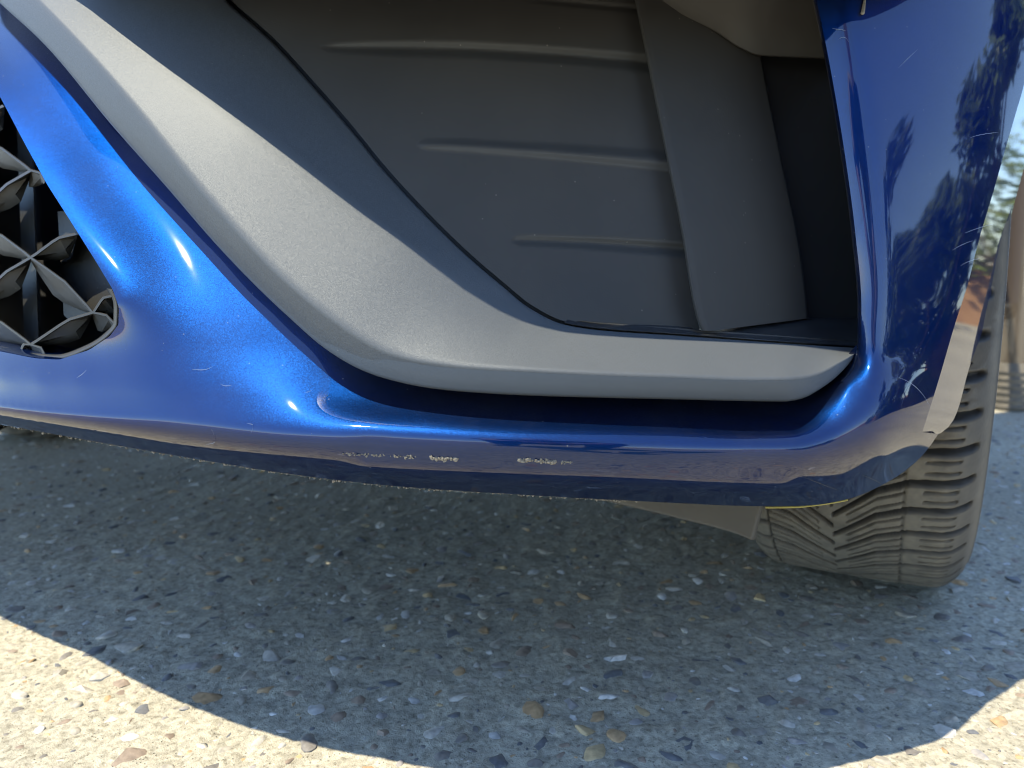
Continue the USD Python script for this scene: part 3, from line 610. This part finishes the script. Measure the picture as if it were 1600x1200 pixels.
def limb(points, radii, sides=8):
    ms = []
    for (a, ra), (b_, rb) in zip(zip(points, radii), list(zip(points, radii))[1:]):
        sa = trimesh.creation.icosphere(1, ra); sa.apply_translation(a); sb = trimesh.creation.icosphere(1, rb); sb.apply_translation(b_)
        ms.append(hullof(np.vstack([sa.vertices, sb.vertices])))
    return cat(*ms)
def bush(name, label, x, y, h, wdt, seed, m, n=2600, trunk=.3, category='shrub', size=.035):
    r = np.random.default_rng(seed)
    t = thing(name, label, category, (x, y, 0))
    cs = [(r.normal(0, wdt * .42), r.normal(0, wdt * .42), h * (trunk + (1 - trunk) * r.random())) for _ in range(14)]
    obj('crown', foliage(r, n, size, cs, [wdt * r.uniform(.22, .42) for _ in cs]), m, t)
    top = [limb([(0, 0, -.02), (0, 0, h * trunk), (c[0] * .6, c[1] * .6, h * trunk + (c[2] - h * trunk) * .5), c], [.03, .024, .015, .006]) for c in cs[:6]]
    obj('trunk', cat(*top), M['bark'], t, smooth=40)
bush('shrub', 'yellow green shrub on the earth bank right of the car', 4.2, 2.9, .92, .7, 1, M['leaf'])
bush('shrub', 'low loose shrub at the near end of the earth bank', 4.3, 1.9, .8, .65, 2, M['leaf'])
bush('shrub', 'yellow green shrub at the far end of the earth bank', 4.6, 4.0, 1.0, .75, 3, M['leaf'])
bush('young_tree', 'tallest leafy young tree at the foot of the earth bank', 3.55, .95, 1.72, .62, 4, M['leaf2'], 5200, .1, 'tree', .06)
bush('young_tree', 'rounded young tree beside the tallest one, nearer the car', 3.4, .3, 1.45, .66, 5, M['leaf2'], 4600, .1, 'tree', .06)
bush('young_tree', 'spreading young tree at the near end of the tree row', 3.3, -.5, 1.5, .75, 6, M['leaf2'], 4600, .1, 'tree', .06)
bush('young_tree', 'small young tree at the far end of the tree row', 3.75, 1.75, 1.3, .6, 7, M['leaf2'], 4200, .1, 'tree', .055)
M['earth'] = mat('bare_earth', {'g': ('geometry', {}), 'n': ('noise_texture', {'scale': 5.0, 'detail': 8.0}), 'r': ('rgb_ramp', {'ramp': [(.3, (.20, .10, .05)), (.7, (.42, .24, .11))]}), 'p': ('principled_bsdf', {'roughness': .95})}, [('g.position', 'n.vector'), ('n.fac', 'r.fac'), ('r.color', 'p.base_color')])
yy = np.linspace(-3, 7, 80); bank = []
for dx, z in ((-.35, -.03), (-.25, .12), (-.1, .30), (.1, .40), (.5, .44), (1.2, .40), (1.6, -.03)):
    q = np.stack([4.15 + dx + 0 * yy, yy, z + 0 * yy], 1); q[:, 2] += (meshkit.fbm(q * 3, 3, 2) - .5) * .14 * (z > 0); q[:, 0] += (meshkit.fbm(q * 2, 3, 4) - .5) * .2; bank.append(q)
obj('earth_bank', facing(loft(bank)), M['earth'], '/World', smooth=True, kind='structure', label='low bank of bare orange earth under the shrubs')

# the person taking the picture, crouched behind the camera; only mirrored in the paint
import manifold3d as mf
def ball(c, r):
    return mf.Manifold.sphere(r, 20).translate(tuple(map(float, c)))
def bones(js, chains):
    parts = []
    for ch in chains:
        for a, b_ in zip(ch, ch[1:]):
            parts.append(mf.Manifold.batch_hull([ball(*js[a]), ball(*js[b_])]))
    m = mf.Manifold.batch_boolean(parts, mf.OpType.Add).refine_to_length(.02).to_mesh()
    t = trimesh.Trimesh(m.vert_properties[:, :3], m.tri_verts); trimesh.smoothing.filter_taubin(t, iterations=8); return t
OX, OY = .17, -.60
J = {'hipl': ((-.10, -.05, .36), .11), 'hipr': ((.10, -.05, .36), .11), 'waist': ((0, -.02, .52), .125), 'chest': ((0, .08, .74), .145), 'neck': ((0, .13, .90), .062), 'head': ((0, .17, 1.0), .085), 'crown': ((0, .15, 1.06), .092), 'chin': ((0, .225, .955), .04),
     'shl': ((-.19, .10, .82), .07), 'shr': ((.19, .10, .82), .07), 'ell': ((-.25, .33, .60), .045), 'elr': ((.20, .34, .56), .045), 'wrl': ((-.16, .50, .40), .03), 'wrr': ((-.02, .52, .36), .03),
     'knl': ((-.19, .34, .48), .07), 'knr': ((.20, .30, .50), .07), 'anl': ((-.19, .14, .09), .042), 'anr': ((.21, .10, .09), .042), 'tol': ((-.20, .33, .035), .035), 'tor': ((.23, .30, .035), .035), 'hel': ((-.19, .10, .04), .038), 'her': ((.21, .06, .04), .038)}
who = thing('person', 'person in dark blue clothes crouching and holding a phone, mirrored in the bumper', 'person', (OX, OY, 0))
SK = lambda n_, c: mat(n_, {'p': ('principled_bsdf', {'base_color': c, 'roughness': .55})}, [])
M['skin'] = SK('skin', (.48, .27, .19)); M['navy'] = SK('navy_cloth', (.022, .022, .045)); M['shoe'] = SK('shoe_leather', (.05, .045, .04)); M['hair'] = SK('dark_hair', (.03, .02, .014))
for hx, hy, hz, sx in ((-.16, .50, .40, 1), (-.02, .52, .36, -1)):
    k_ = 'l' if sx == 1 else 'r'
    J['pa' + k_] = ((hx + .03 * sx, hy + .055, hz + .0), .024)
    for f_, (dx, dz, r0) in enumerate(((.02, .03, .009), (.03, .01, .0095), (.032, -.012, .009), (.03, -.034, .008))):
        J[f'f{k_}{f_}'] = ((hx + sx * dx, hy + .08, hz + dz), r0); J[f'g{k_}{f_}'] = ((hx + sx * (dx + .03), hy + .105, hz + dz), r0 * .95); J[f'h{k_}{f_}'] = ((hx + sx * (dx + .05), hy + .10, hz + dz), r0 * .85)
    J['t' + k_] = ((hx + sx * .0, hy + .075, hz + .045), .011); J['u' + k_] = ((hx + sx * .03, hy + .085, hz + .06), .009)
sk = [['neck', 'head', 'crown'], ['head', 'chin'], ['chest', 'neck'], ['ell', 'wrl'], ['elr', 'wrr'], ['shl', 'ell'], ['shr', 'elr'], ['chest', 'shl'], ['chest', 'shr'], ['chest', 'waist'], ['waist', 'hipl', 'knl', 'anl'], ['waist', 'hipr', 'knr', 'anr'], ['hel', 'tol'], ['her', 'tor'], ['anl', 'hel'], ['anr', 'her']]
for k_ in 'lr':
    sk += [['wr' + k_, 'pa' + k_], ['pa' + k_, 't' + k_, 'u' + k_]] + [['pa' + k_, f'f{k_}{i}', f'g{k_}{i}', f'h{k_}{i}'] for i in range(4)]
body = bones(J, sk)
nose = ball((0, .262, .995), .016)
obj('body', body, M['skin'], who, smooth=True)
J2 = {k_: (c, r + .012) for k_, (c, r) in J.items()}
obj('jacket', bones(J2, [['waist', 'chest'], ['chest', 'shl', 'ell'], ['chest', 'shr', 'elr'], ['hipl', 'hipr'], ['waist', 'hipl'], ['waist', 'hipr']]), M['navy'], who, smooth=True)
obj('trousers', bones(J2, [['hipl', 'knl', 'anl'], ['hipr', 'knr', 'anr'], ['hipl', 'hipr']]), M['navy'], who, smooth=True)
for a_, b_ in (('hel', 'tol'), ('her', 'tor')): obj('shoe', bones(J2, [[a_, b_]]), M['shoe'], who, smooth=True)
obj('hair', bones({'a': ((0, .12, 1.075), .098), 'b': ((0, .09, 1.0), .085)}, [['a', 'b']]), M['hair'], who, smooth=True)
ph = obj('phone', box((-.045, -.030, .262), (.035, -.022, .412)), M['glass'], '/World', label='dark phone held upright by the crouching person', category='phone')
